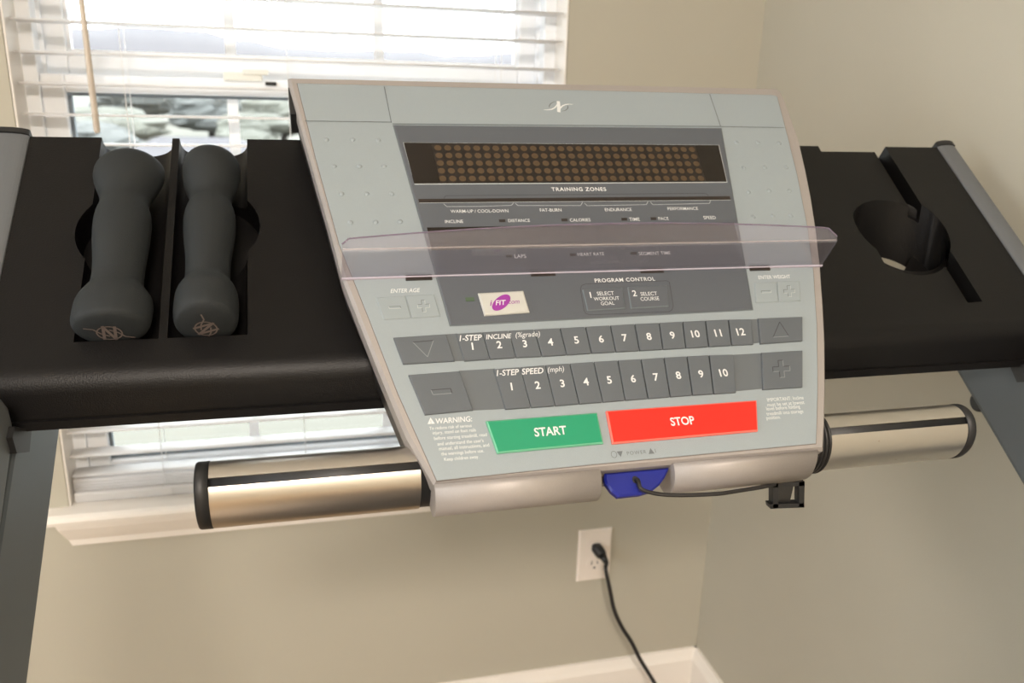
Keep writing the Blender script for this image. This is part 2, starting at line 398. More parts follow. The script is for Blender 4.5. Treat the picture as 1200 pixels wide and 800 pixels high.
# power cord
pc=empty('power_cord',Vector((ox,YW-.008,oz+.02))+UP,'black power cord plugged into the wall outlet, trailing down to the floor','cord')
px_,pz_=ox+.001,oz+.0195
b=MB()
rings=[]
for y,a,c in ((YW-.0080,.0115,.0115),(YW-.016,.0118,.0118),(YW-.022,.0110,.0108),(YW-.027,.0080,.0080)):
    q=ell(0,0,a,c,0,16); q=[(max(-a*.85,min(a*.85,x)),max(-c*.85,min(c*.85,z))) for x,z in q]
    rings.append([Vector((px_+x+(YW-.008-y)*.45,y,pz_+z-(YW-.008-y)*.55)) for x,z in q])
b.layers(rings,M['rubber'],smooth=True)
e=Vector((px_+.0085,YW-.026,pz_-.0105))
b.tube([e,e+Vector((.004,-.005,-.007)),e+Vector((.0065,-.007,-.013))],[.0075,.0060,.0045],M['rubber'],10)
b.build('plug',pc,pc)
pts=[e+Vector((.0065,-.007,-.012))]+[on_wall(x,y,yy) for x,y,yy in ((710,668,1.362),(715,692,1.358),(720,715,1.356),(729,735,1.352),(740,752,1.347),(750,772,1.34),(761,790,1.335))]
fl=on_wall(768,803,1.33); pts+= [Vector((fl.x,1.31,fl.z)),Vector((fl.x+.03,1.24,-Z0+.012)),Vector((fl.x+.02,1.1,-Z0+.0045)),Vector((fl.x-.08,.98,-Z0+.0045)),Vector((.35,.90,-Z0+.0045))]
MB().tube(catmull(pts,6),.0042,M['cord'],10).build('cable',pc,pc)

# ceiling lamp (the warm light of the room)
LP=Vector((-.15,-1.45,ZC))
cl=empty('ceiling_light',LP+UP,'round white glass ceiling light in the middle of the ceiling','ceiling light')
b=MB(); rings=[]
for k in range(9):
    a=k/8*PI/2; rings.append([LP+Vector((.19*math.cos(a)*math.cos(t)+1e-5*math.cos(t),.19*math.cos(a)*math.sin(t)+1e-5*math.sin(t),-.02-.07*math.sin(a))) for t in [2*PI*i/32 for i in range(32)]][::-1])
b.layers(rings,M['lamp'],smooth=True); b.build('glass_shade',cl,cl)
b=MB(); b.layers([[LP+Vector((.2*math.cos(t),.2*math.sin(t),z)) for t in [2*PI*i/32 for i in range(32)]] for z in (-.02,-.0005)],M['trim']); b.build('lamp_base',cl,cl)

# ================================================================== OUTSIDE
GZ=-3.6
b=MB(); N=14
vs=[];fs=[]
for j in range(N+1):
    y=YW+1+ (j/N)**2*520
    for i in range(N+1):
        x=-300+600*i/N; vs.append((x,y,GZ-(1.0*(y/60) if y<60 else 1.0)+random.uniform(-.15,.15)))
for j in range(N):
    for i in range(N): a=j*(N+1)+i; fs.append((a,a+1,a+N+2,a+N+1))
b.add(vs,fs,M['lawn'],True); lawn=b.build('lawn'); struct(lawn)
b=MB(); n=60; rings=[]
sky_pts=[(-60,36),(20,35),(75,34),(150,31),(200,33),(250,38),(270,44),(300,49),(340,56),(400,59),(455,58),(490,60),(530,65),(570,63),(600,61),(640,62),(700,66)]
SK=sorted([((lambda r:(r.x/r.y,r.z/r.y))(ray(*p))) for p in sky_pts])
def elev(a):
    if a<=SK[0][0]: return SK[0][1]-.01*math.sin((a-SK[0][0])*20)
    if a>=SK[-1][0]: return SK[-1][1]+.01*math.sin((a-SK[-1][0])*20)
    for p,q in zip(SK,SK[1:]):
        if p[0]<=a<=q[0]: return p[1]+(q[1]-p[1])*(a-p[0])/(q[0]-p[0])
for r_,hf in ((330,0),(345,.35),(360,.72),(380,1),(430,.6),(470,0)):
    row=[]
    for i in range(n*2+1):
        a=-.8+1.8*i/(2*n); top=elev(a)*380+.25*math.sin(a*140)+.2*math.sin(a*311); row.append(Vector((a*r_,r_,GZ-1.5+hf*(top-GZ+1.5))))
    rings.append(row)
b.layers(rings,M['hill'],cap0=False,cap1=False,smooth=True,closed=False); hl=b.build('hills'); struct(hl)

def crown(mb,c,r,h,m,seed):
    rnd=random.Random(seed)
    for k in range(9):
        a=rnd.uniform(0,2*PI); q=rnd.uniform(0,.55)*r; zz=rnd.uniform(-.35,.45)*h
        cc=Vector(c)+Vector((math.cos(a)*q,math.sin(a)*q,zz)); rr=rnd.uniform(.42,.62)*r
        rings=[]; NN=12
        for i in range(1,8):
            ph=PI*i/8
            rings.append([cc+Vector((math.sin(ph)*math.cos(2*PI*j/NN),math.sin(ph)*math.sin(2*PI*j/NN),-math.cos(ph)*h/r*.9))*rr*rnd.uniform(.82,1.15) for j in range(NN)])
        mb.layers(rings,m,smooth=False)
def tree(x,y,r,h,mi,label):
    gz=GZ-(y/60 if y<60 else 1)
    t=empty('tree',Vector((x,y,gz))+UP,label,'tree','trees beyond the lawn')
    b=MB(); b.tube([(x,y,gz-.1),(x+.1,y,gz+h*.35),(x,y,gz+h*.6)],[.05*r+.1,.04*r+.08,.05],M['bark'],8); b.build('trunk',t,t)
    b=MB(); crown(b,(x,y,gz+h*.62),r,h*.42,LEAF[mi],int(x*10+y)); b.build('crown',t,t)
# seen through the lower sash: place by bearing (px) and distance
def bearing(px,py,d): r=ray(px,py); return r*(d/r.y)
TR=[(96,36,2.6,2.5,1,'dark green tree nearest the left side of the window'),
    (128,52,3.6,2.9,0,'pale green tree just left of the wand tip'),
    (165,70,4.6,4.3,1,'broad dark green tree behind the grey roof'),
    (152,25,1.0,1.9,2,'small rust-coloured autumn tree left of the house'),
    (205,92,5,4.6,0,'green tree beyond the roof, right of the ridge'),
    (245,60,3.2,3.9,1,'dark tree just left of the window bar'),
    (300,84,4.5,4.6,2,'orange autumn tree just right of the window bar'),
    (290,45,2.4,2.7,0,'low green shrub-like tree right of the window bar'),
    (330,56,3.0,3.6,0,'green tree nearest the console edge')]
for px,d,r,h,mi,lb in TR:
    p=bearing(px,130,d); tree(p.x,d,r,h,mi,lb+', outside')
# house with a grey roof
hp=bearing(225,150,30); hx,hy=hp.x,30
hz=GZ-.5
ho=empty('house',Vector((hx,hy,hz))+UP,'low cream house with a light grey hipped roof, outside the window','house')
MB().box((hx-3.0,hy-2,hz-.1),(hx+3.0,hy+3,hz+1.15),M['siding']).build('house_wall',ho,ho)
b=MB(); e0=hz+1.1; e1=hz+2.15
b.add([(hx-3.4,hy-2.4,e0),(hx+3.4,hy-2.4,e0),(hx+3.4,hy+3.4,e0),(hx-3.4,hy+3.4,e0),(hx-1.1,hy+.5,e1),(hx+1.3,hy+.5,e1)],[(0,1,5,4),(1,2,5),(2,3,4,5),(3,0,4),(0,3,2,1)],M['roof'])
b.build('roof',ho,ho)
for dx in (-1.9,.2,1.9):
    MB().box((hx+dx-.4,hy-2.03,hz+.35),(hx+dx+.4,hy-1.99,hz+.95),M['gasket']).build('house_window',ho,ho)

# ================================================================== TREADMILL
T=empty('treadmill',Vector((.2465,.60,-Z0))+UP,'grey and black treadmill with sloping control console, dumbbell tray and steel pulse handles','treadmill')
XC=.2465
# ---- console frame (silver)
out_px=[(337,91),(905,103.5),(914,106),(918,113),(924,128),(937,165),(945,200),(951,230),(957,268),(962,312),(965.5,360),(967.5,400),(968,455),(967,500),(965,537)]
R=[cuv(*p) for p in out_px]
left=[cuv(338,96),cuv(356,160),cuv(386.4,268),cuv(402,328),cuv(424,385),cuv(448,445),cuv(476,512)]
WL=.010
def lerp_u(side,wv):
    s=sorted(side,key=lambda q:q[1])
    for a,b_ in zip(s,s[1:]):
        if a[1]<=wv<=b_[1]: return a[0]+(b_[0]-a[0])*(wv-a[1])/(b_[1]-a[1])
    a,b_=(s[0],s[1]) if wv<s[0][1] else (s[-2],s[-1]); return a[0]+(b_[0]-a[0])*(wv-a[1])/(b_[1]-a[1])
rightside=R[3:]
uLb=cuv(505,585)[0]; 
left=left+[(-.1535,WL)]
rightside=rightside+[(.1545,-.002)]
outline=[R[0],R[1],R[2]]+[q for q in rightside if q[1]>WL+.003]+[(lerp_u(rightside,WL),WL),(-.1535,WL)]+[q for q in left[::-1][1:]]
cons_mb=MB()
FACE_H=0.0; FH=.0016
poly=ccw(outline); q1=inset(poly,.0025)
cons_mb.layers([[CP(u,w_,-.016) for u,w_ in poly],[CP(u,w_,-.002) for u,w_ in poly],[CP(u,w_,FH) for u,w_ in q1]],M['silver'])
# rounded lower lip in two runs, leaving the gap for the safety key
RL=.018
prof=[]
for k in range(13):
    a=math.radians(165)*k/12; prof.append((WL-RL*math.sin(a),FH-RL+RL*math.cos(a)))
prof_in=[(WL-(RL-.004)*math.sin(a),FH-RL+(RL-.004)*math.cos(a)) for a in [math.radians(165)*(12-k)/12 for k in range(13)]]
prof_all=prof+[(WL+.001,FH-RL*1.4),(WL+.001,FH-.004)]
un0=cuv(703,552)[0]; un1=cuv(789,546)[0]
def lip(fa,fb):
    cons_mb.layers([[CP(fa(wv,hv),wv,hv) for wv,hv in prof_all],[CP(fb(wv,hv),wv,hv) for wv,hv in prof_all]],M['silver'],smooth=True)
def lL(wv,hv): return -.1535+ (WL-wv)*.02
def lR(wv,hv): return .1560-(WL-wv)*.35 - max(0,-hv-.012)*.8
lip(lambda w_,h_:un0, lL) ; lip(lR, lambda w_,h_:un1)
# bridge over the gap (thin rim right under the faceplate)
console=cons_mb.build('console',T,T,'silver console housing')
# ---- faceplate inlay
fp_px=[(348.4,97.8),(905,111.5),(910.5,113),(920,149),(934,205),(946,266),(953,318),(957,380),(958,455),(956,519.5),(690,544.5),(512,563),(466,460),(432,372),(398,287),(370,185)]
fp=pq(fp_px,FH+.0004)
b=MB(); slab(b,inset(fp,-.0005),FH-.001,FH+.0002,M['edge'])
slab(b,fp,FH-.001,FH+.0008,M['face'],.0003)
HF=FH+.0008; HP=HF+.00025
for pts in ([(357.6,141.9),(458.6,143.2)],[(844.5,148.4),(919,149.7)],[(450.3,101.6),(458.6,144)],[(831.6,110.6),(844.5,148.4)]): stroke(b,[cuv(*p,HF) for p in pts],.0007,HP,M['groove'])
stroke(b,[cuv(460,145.3,HF),cuv(844.5,148.4,HF)],.0012,HP,M['bezel'])
for x,y in ((200,318),(318,318),(432,320),(235,437),(348,437),(458,437),(268,560),(380,560),(492,560),(308,688),(420,686),(530,684)):
    u,v_=cuv(330+x/3.81,80+y/3.81,HF)
    b.layers([[CP(p,q,HF-.0002) for p,q in ell(u,v_,.0024,.0024,0,14)],[CP(p,q,HF+.0004) for p,q in ell(u,v_,.0017,.0017,0,14)],[CP(p,q,HF+.0006) for p,q in ell(u,v_,.0008,.0008,0,14)]],M['face'],smooth=True)
for x,y in ((778,290),(862,290),(945,292),(805,388),(888,386),(972,386),(825,483),(905,478),(985,478),(843,580),(920,577),(990,577)):
    u,v_=cuv(630+x/3.334,80+y/3.334,HF)
    b.layers([[CP(p,q,HF-.0002) for p,q in ell(u,v_,.0024,.0024,0,14)],[CP(p,q,HF+.0004) for p,q in ell(u,v_,.0017,.0017,0,14)],[CP(p,q,HF+.0006) for p,q in ell(u,v_,.0008,.0008,0,14)]],M['face'],smooth=True)
# emblem: white S-shaped swoosh with a bold upright, two faint ring halves
def ribbon(mb,pts,wids,h,m,place):
    P=[Vector(p) for p in pts]; L=[];Rr=[]
    for i,p in enumerate(P):
        e=(P[min(i+1,len(P)-1)]-P[max(i-1,0)]).normalized(); nn=Vector((-e.y,e.x))*wids[i]/2; L.append(p+nn); Rr.append(p-nn)
    for i in range(len(P)-1):
        mb.add([place(q.x,q.y,h) for q in (Rr[i],Rr[i+1],L[i+1],L[i])],[(0,1,2,3)],m)
e0=lambda x,y: cuv(610+x/13.33,100+y/13.33,HP)
ribbon(b,[e0(x,y) for x,y in ((360,380),(430,382),(490,372),(540,345),(570,305),(590,270))],[.0003,.0009,.0012,.0012,.0013,.0010],HP,M['white'],CP)
ribbon(b,[e0(x,y) for x,y in ((600,385),(625,350),(655,320),(700,300),(760,293),(822,297))],[.0012,.0014,.0013,.0011,.0008,.0003],HP,M['white'],CP)
ribbon(b,[e0(590,248),e0(596,330),e0(598,418)],[.0030,.0032,.0032],HP+.0001,M['white'],CP)
ribbon(b,[e0(x,y) for x,y in ((452,352),(448,320),(470,285),(520,258),(560,252))],[.0003,.0010,.0009,.0006,.0002],HP,M['grayprint'],CP)
ribbon(b,[e0(x,y) for x,y in ((728,312),(742,330),(735,362),(700,392),(640,402))],[.0003,.0010,.0009,.0006,.0002],HP,M['grayprint'],CP)
# printed words on the pale plate
text(b,'ENTER AGE',475,340.3,M['white'],HP,width=35,bold=.008,shear=.25,tall=1.15)
text(b,'ENTER WEIGHT',907.5,324.4,M['white'],HP,width=38,bold=.008,shear=.1,tall=1.15)
u,v_=cuv(505,493.5,HP); b.add([CP(u-.0027,v_-.002,HP),CP(u+.0027,v_-.002,HP),CP(u,v_+.003,HP)],[(0,1,2)],M['white'])
text(b,'!',505,494.2,M['face'],HP+.0001,height=4)
text(b,'WARNING:',532,491.9,M['white'],HP,width=43,bold=.012,shear=.08,tall=1.1)
for s_,x0,x1,y in (('To reduce risk of serious',503,553,500),('injury, stand on foot rails',507,558,505.8),('before starting treadmill, read',508.7,571,511.8),('and understand the user\'s',512.5,567,517.8),('manual, all instructions, and',514.5,573.7,523.6),('the warnings before use.',517,567.5,530.3),('Keep children away.',520.5,561.5,537)):
    text(b,s_,(x0+x1)/2,y,M['white'],HP,width=x1-x0,bold=.0,tall=1.15)
for s_,x0,x1,y in (('IMPORTANT: Incline',898.7,942,467),('must be set at lowest',898.7,943,472.6),('level before folding',898,938,478),('treadmill into storage',898,942,483.7),('position.',898,915,489.7)):
    text(b,s_,(x0+x1)/2,y,M['white'],HP,width=x1-x0,bold=.0,tall=1.15)
ring=ell(*cuv(719.5,532.3,HP),.0022,.0026,0,20)
for i in range(20): stroke(b,[ring[i],ring[(i+1)%20]],.0004,HP,M['grayprint'])
for cx_,cy_,sg in ((726.7,531.5,-1),(763,528.6,1)):
    u,v_=cuv(cx_,cy_,HP); tri=[(u-.0024,v_-.002*sg),(u+.0024,v_-.002*sg),(u,v_+.0026*sg)]; b.add([CP(p,q,HP) for p,q in ccw(tri)],[(0,1,2)],M['grayprint'])
text(b,'POWER',746,530,M['grayprint'],HP,width=23,bold=0,sp=1.25); text(b,'I',768,528,M['grayprint'],HP,height=4.5,bold=0)
b.build('faceplate',console,T,'pale blue-grey faceplate with printed words')

# ---- display panel
b=MB(); HD0=HF-.0005; HD=HF+.0012
dp=pq([(461.5,146.5),(845.5,150),(882.3,361.8),(528,380.5)],HD)
slab(b,inset(dp,-.0008),HD0,HF+.0003,M['bezel'])
slab(b,dp,HD0,HD,M['panel'],.0008)
HT=HD+.0002
text(b,'TRAINING ZONES',678.5,221.6,M['white'],HT,width=64,bold=.015,sp=1.15)
hl_=[[(520,234.8),(520.5,231.7),(522.5,229.2),(826.5,226.4),(829.5,228.2),(830.5,231)],
 [(520,238.8),(523.7,242),(562,241.8),(599,240.6),(602,237.6)],[(604,238.2),(607,240.8),(680.4,240.8),(682.6,237)],
 [(685,238),(688,241),(757.5,239.7),(759.3,236)],[(762,236.5),(765,239.8),(831.5,238.3),(832.8,234.3)]]
for k,pl_ in enumerate(hl_): stroke(b,[cuv(*p,HT) for p in pl_],.00045,HT,M['pale'] if k else M['keyline'])
for s_,x0,x1,y,bo in (('WARM-UP / COOL-DOWN',528.3,596,247.2,.002),('FAT-BURN',632.7,658,246,.002),('ENDURANCE',708.9,740.3,245.5,.002),('PERFORMANCE',782.4,818,244.3,.002),('INCLINE',521.6,542.8,259.4,.002),('DISTANCE',595.6,621,258.3,.002),('CALORIES',667.8,692,257.6,.002),('TIME',737.4,749.6,256.8,.002),('PACE',771.6,783.5,256,.002),('SPEED',824.4,838.7,254.8,.002),('LAPS',603,616.5,300,.002),('HEART RATE',677,708,297.6,.002),('SEGMENT TIME',748.5,786,296.6,.002)):
    text(b,s_,(x0+x1)/2,y,M['white'],HT,width=x1-x0,bold=bo,tall=1.1)
text(b,'PROGRAM CONTROL',732.5,327.6,M['white'],HT,width=71,bold=.015,sp=1.12)
for x0,x1,y in ((584.6,592,258.5),(657.6,664.8,257.5),(728,734.8,256.7),(762.3,768.8,256),(592.5,600,300),(667.5,674.4,298.3),(738.6,746,296.6)):
    slab(b,pq([(x0,y-1.5),(x1,y-1.6),(x1+.5,y+1.5),(x0+.5,y+1.6)],HT),HD-.0002,HT,M['slotdark'])
slab(b,pq([(545,348.6),(555.2,348.2),(556.2,352.6),(546,353)],HT),HD-.0002,HT+.0002,M['grnled'])
# rounded outline round the two programme buttons
ro=[(686,332.6),(781,328.8),(784.5,330.5),(789,358),(787.5,363),(784,365),(692,368.8),(687,367.5),(684.5,364),(680.2,339),(681.5,334.5)]
ro=[cuv(*p,HT) for p in ro]; stroke(b,ro+[ro[0]],.0004,HT,M['keyline'])
dpan=b.build('display_panel',console,T,'dark grey display panel')
# slot line
b=MB(); slab(b,pq([(490,233.2),(855,229.8),(856.2,233.8),(491.2,237.2)],HT),HD-.0003,HT+.0001,M['slotdark']); stroke(b,[cuv(491.5,237.7,HT),cuv(856,234.3,HT)],.0004,HT,M['pale']); b.build('training_zone_bar',console,T,'dark thin indicator bar')
# LED display
b=MB(); W1=pq([(473,167.4),(841.8,170.3),(851.5,213),(485.4,215.2)],HT)
slab(b,pq([(472.4,166.9),(842.6,169.8),(852.4,213.8),(485.8,216.2)],HT),HD-.0003,HD+.0003,M['pale'])
slab(b,W1,HD-.0003,HD+.0006,M['led_win'])
slab(b,pq([(505,168.3),(814,170.4),(827,213),(516,214.6)],HT),HD,HD+.0008,M['led_mod'])
a0=Vector(cuv(513,173.9,HT)); a1=Vector(cuv(810.5,175.7,HT)); c0=Vector(cuv(518.7,209.8,HT)); c1=Vector(cuv(821,209.4,HT))
for j in range(5):
    for i in range(29):
        s_=i/28; t_=j/4; p=(a0*(1-s_)+a1*s_)*(1-t_)+(c0*(1-s_)+c1*s_)*t_
        b.add([CP(x,y,HD+.001) for x,y in ell(p.x,p.y,.0032,.0031,0,14)],[tuple(range(14))],M['led_dot'])
b.build('led_display',console,T,'brown dot-matrix display, unlit')
b=MB(); slab(b,pq([(500.4,266.8),(859.8,261.2),(865.5,283.5),(505.8,293)],HT),HD-.0003,HD+.0006,M['led_win']); b.build('lower_display',console,T,'brown display window behind the ledge')

# ---- buttons
HK=HF+.0022
def key(name,px,m,label=None,edge=None,deco=None,h1=HK,h0=None,ch=.0006):
    b=MB(); q=pq(px,h1); slab(b,q,(HF-.0004) if h0 is None else h0,h1,m,ch,edge)
    if deco: deco(b,h1+.00025)
    return b.build(name,console,T,label)
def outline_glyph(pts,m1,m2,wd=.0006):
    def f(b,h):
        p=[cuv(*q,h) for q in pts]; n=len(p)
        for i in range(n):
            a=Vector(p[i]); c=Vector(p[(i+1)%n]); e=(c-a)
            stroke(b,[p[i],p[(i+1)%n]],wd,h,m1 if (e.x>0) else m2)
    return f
# strips the keys sit on
for q_ in (0,1,2,3):
  b=MB()
  if q_==0: slab(b,pq([(523,391.5),(536,390.5),(546,422.3),(533,422.8)],HF+.0005),HF-.0004,HF+.0004,M['strip'])
  if q_==1: slab(b,pq([(880,374),(889.5,373.6),(891.5,401),(883,402)],HF+.0005),HF-.0004,HF+.0004,M['strip'])
  if q_==2: slab(b,pq([(538,434.2),(580,431.6),(594,478.6),(554,480.5)],HF+.0005),HF-.0004,HF+.0004,M['strip'])
  if q_==3: slab(b,pq([(858,415.6),(893,413.5),(895,455),(862,458)],HF+.0005),HF-.0004,HF+.0004,M['strip'])
  b.build('key_strip',console,T)

def plus(cx_,cy_,s_,t_,m1,m2,wd=.0005):
    r=s_/2; t=t_/2
    pts=[(-t,-r),(t,-r),(t,-t),(r,-t),(r,t),(t,t),(t,r),(-t,r),(-t,t),(-r,t),(-r,-t),(-t,-t)]
    return outline_glyph([(cx_+x+y*.12,cy_+y-x*.06) for x,y in pts],m1,m2,wd)
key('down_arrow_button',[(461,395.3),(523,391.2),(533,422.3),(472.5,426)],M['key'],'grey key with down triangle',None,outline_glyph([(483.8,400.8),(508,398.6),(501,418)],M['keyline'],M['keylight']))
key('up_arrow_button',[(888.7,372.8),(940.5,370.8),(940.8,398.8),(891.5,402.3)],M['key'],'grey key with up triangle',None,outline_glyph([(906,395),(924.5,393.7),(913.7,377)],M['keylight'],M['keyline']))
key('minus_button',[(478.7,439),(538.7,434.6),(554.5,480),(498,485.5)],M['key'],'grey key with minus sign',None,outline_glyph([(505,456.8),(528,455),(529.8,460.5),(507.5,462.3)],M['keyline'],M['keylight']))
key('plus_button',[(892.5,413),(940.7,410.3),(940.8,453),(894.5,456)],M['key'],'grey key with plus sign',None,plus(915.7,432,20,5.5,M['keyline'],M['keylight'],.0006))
inc_t=[(533.8,391),(565,389),(596,387.2),(626,385.7),(656,384.2),(686,382.6),(715,381),(743.7,379.3),(772.5,378),(800,376.6),(826.7,375.3),(853.7,374.2),(880.7,373.8)]
inc_b=[(543.8,422.3),(573.8,420.3),(604.5,418.3),(635,417),(664,415.2),(693,413.3),(721.7,411.7),(749.5,410.2),(777,408.7),(803.7,407.2),(830.7,405.7),(857.5,404.1),(883.7,402.8)]
inc_n=[(553.7,405.5),(585,403.7),(615,402.5),(645,400.5),(675.5,398.2),(704.5,397),(732,395.6),(760.5,394),(788,392.6),(815,391),(841.5,390),(868,388.6)]
WO=lambda px,py:cuv(px,py,HK+.0003)
over={0:[('1-STEP',551.5,395.6,27)],1:[('INCLINE',584.5,394,30.5)],2:[('(%grade)',618.6,392.5,29)]}
for i in range(12):
    def deco(b,h,i=i):
        text(b,str(i+1),*inc_n[i],M['white'],h,height=8.6,bold=.02)
        for s_,x,y,wd in over.get(i,[]):
            text(b,s_,x,y,M['white'],h,width=wd,bold=.015 if i<2 else .0,shear=.25,tall=1.1)
    g=.6
    key('incline_key',[(inc_t[i][0]+g,inc_t[i][1]),(inc_t[i+1][0]-g,inc_t[i+1][1]),(inc_b[i+1][0]-g,inc_b[i+1][1]),(inc_b[i][0]+g,inc_b[i][1])],M['key'],'grey key marked %d'%(i+1),None,deco,HK,None,.0004)
sp_t=[(578,432.2),(609.5,430),(638.7,427.6),(667.5,425.7),(695.7,423.7),(724,422),(751,420.5),(778,418.7),(805,417.2),(831,415.9),(859.5,415.2)]
sp_b=[(592,479),(622,477),(650.5,475),(678.7,472.7),(706.5,470.7),(732.5,468.5),(759.5,466.4),(785.5,464.5),(811.7,462.5),(836.5,461),(863.3,459.2)]
sp_n=[(599.5,452.7),(630,451),(659,449),(686.7,447),(714,445),(742,443.5),(768.7,441.6),(795,439.5),(821.5,438),(848,436.6)]
over2={0:[('1-STEP',595,436.3,27)],1:[('SPEED',624,434.6,26)],2:[('(mph)',651.5,433.3,19.5)]}
for i in range(10):
    def deco(b,h,i=i):
        text(b,str(i+1),*sp_n[i],M['white'],h,height=9,bold=.02)
        for s_,x,y,wd in over2.get(i,[]): text(b,s_,x,y,M['white'],h,width=wd,bold=.015 if i<2 else .0,shear=.25,tall=1.1)
    g=.6
    key('speed_key',[(sp_t[i][0]+g,sp_t[i][1]),(sp_t[i+1][0]-g,sp_t[i+1][1]),(sp_b[i+1][0]-g,sp_b[i+1][1]),(sp_b[i][0]+g,sp_b[i][1])],M['key'],'grey key marked %d'%(i+1),None,deco,HK,None,.0004)
key('start_button',[(569.5,492.8),(700,483),(707.5,519),(583,530.7)],M['green'],'green START button',M['greenedge'],lambda b,h:text(b,'START',645,505,M['white'],h,width=38,bold=.02,tall=1.12),HK+.0005,None,.0011)
key('stop_button',[(710.5,481),(887,468.5),(888.7,504.5),(718,519.5)],M['red'],'red STOP button',M['rededge'],lambda b,h:text(b,'STOP',799.7,493,M['white'],h,width=28.5,bold=.02,tall=1.12),HK+.0005,None,.0011)
def ifd(b,h):
    cu,cv=cuv(587.5,354.3,h)
    b.add([CP(x,y,h) for x,y in ell(cu,cv,.0098,.0050,math.radians(40))],[tuple(range(28))],M['purple'])
    text(b,'i',575.4,355,M['purple'],h+.0001,height=6.5,bold=.01,shear=.3)
    text(b,'FIT',586.8,354.4,M['white'],h+.0002,width=12.5,bold=.01,shear=.2)
    text(b,'.com',601.4,354,M['purple'],h+.0001,width=15,bold=.0,shear=.3,tall=1.1)
key('program_link_button',[(560.3,342.8),(613.4,340),(621,365.2),(568,369)],M['ifit'],'white button with purple oval logo',None,ifd,HD+.0022,HD-.0002,.0012)
def pb(n_,nx,ny,lines):
    def f(b,h):
        text(b,n_,nx,ny,M['white'],h,height=7,bold=.015)
        for s_,x,y,wd in lines: text(b,s_,x,y,M['white'],h,width=wd,bold=.005,tall=1.1)
    return f
key('program_button',[(682.7,339),(729.5,336),(733,361),(688.7,363.9)],M['panel'],'grey button marked 1 SELECT WORKOUT GOAL',M['bezel'],pb('1',692,345.5,[('SELECT',709.5,343.6,20),('WORKOUT',710.8,349.6,30),('GOAL',712,355.2,16)]),HD+.0012,HD-.0002,.0007)
key('program_button',[(735.7,335.7),(782,333.5),(784,358.7),(739.7,361.2)],M['panel'],'grey button marked 2 SELECT COURSE',M['bezel'],pb('2',743.5,343.5,[('SELECT',760.3,344,19.5),('COURSE',761.5,349.8,22)]),HD+.0012,HD-.0002,.0007)
key('age_minus_button',[(440.8,348.4),(474.6,346.2),(482,372.3),(449.5,374)],M['face_lo'],None,None,outline_glyph([(455.5,359.2),(469,358.6),(470,361),(456.5,361.6)],M['groove'],M['pale'],.0004),HF+.001,None,.0006)
key('age_plus_button',[(475.4,346.1),(508.8,344.5),(516,370),(483,372.2)],M['face_lo'],None,None,plus(496.5,358.4,14,4,M['groove'],M['pale'],.0004),HF+.001,None,.0006)
key('weight_minus_button',[(884.5,331),(910,329.8),(912.3,353.4),(886,354.5)],M['face_lo'],None,None,outline_glyph([(892,340.7),(903.5,340.2),(904,342.6),(892.5,343.1)],M['groove'],M['pale'],.0004),HF+.001,None,.0006)
key('weight_plus_button',[(910.9,329.7),(937,328.9),(938.3,352),(913,353.3)],M['face_lo'],None,None,plus(925,341,13,4,M['groove'],M['pale'],.0004),HF+.001,None,.0006)

# ---- back shell of the console
b=MB(); sh0=inset(poly,.004); sh1=inset(poly,.010)
def fixw(p): return [(u,max(w_,-.012)) for u,w_ in p]
b.layers([[CP(u,w_,-.078+(.03 if w_<.06 else 0)*0) for u,w_ in sh1],[CP(u,w_,-.05) for u,w_ in sh0],[CP(u,w_,-.012) for u,w_ in sh0]],M['shell'])
bk=b.build('back_shell',console,T,'black plastic back of the console')
# side cheeks that step out beside the top corners
b=MB()
c1=cuv(338,97); c2=cuv(341,128)
b.layers([[CP(c1[0]-.0005,c1[1],hh) for hh in (-.006,-.03)]+[CP(c2[0]-.0005,c2[1],hh) for hh in (-.03,-.006)],[CP(c1[0]+.006,c1[1],hh) for hh in (-.006,-.03)]+[CP(c2[0]+.006,c2[1],hh) for hh in (-.03,-.006)]],M['rubber']); b.build('corner_cap',console,T,'black corner cap')

# ---- tray with boolean-cut wells
ang0=math.atan2(TN.z,TN.y)
pA=Vector((.652,-.207)); arcC=pA-Vector((TN.y,TN.z))*.025
tp=[(TO.y+.2335*TS.y,TO.z+.2335*TS.z)]
for k in range(9):
    a=ang0+ (PI-ang0)*k/8
    tp.append((arcC.x+.025*math.cos(a),arcC.y+.025*math.sin(a)))
yf=arcC.x-.025
tp+=[(yf,-.2448),(yf+.0006,-.2460),(yf-.0018,-.2468),(yf-.0018,-.2532),(yf+.002,-.2545),(.69,-.2545),(TO.y+.2335*TS.y+.03,TO.z+.2335*TS.z-.045)]
b=MB(); b.prism_x(tp,XC-.4712,XC+.4838,M['black'],False)
tray=b.build('accessory_tray',T,T,'black moulded tray with dumbbell wells and cup holder')
fix_normals(tray.data)
cutters=[]
def cutter(rings):
    b=MB(); b.layers(rings,M['black']); o=b.build('cut',None,T); o.parent=T; fix_normals(o.data); cutters.append(o)
def chan(u0,u1,dep,t0=.004,t1=.30):      # well with concave floor running out at the back edge
    r=(u1-u0)/2; uc=(u0+u1)/2; pr_=[(u0,.06)]+[(uc-r*math.cos(a),-dep*(math.sin(a))**.6) for a in [PI*k/20 for k in range(21)]]+[(u1,.06)]
    pr_=[(x,y) for x,y in pr_]
    cutter([[TP(x,t0,y) for x,y in pr_],[TP(x,t1,y) for x,y in pr_]][::-1])
chan(-.4125,-.3525,.022); chan(-.3462,-.2865,.022)
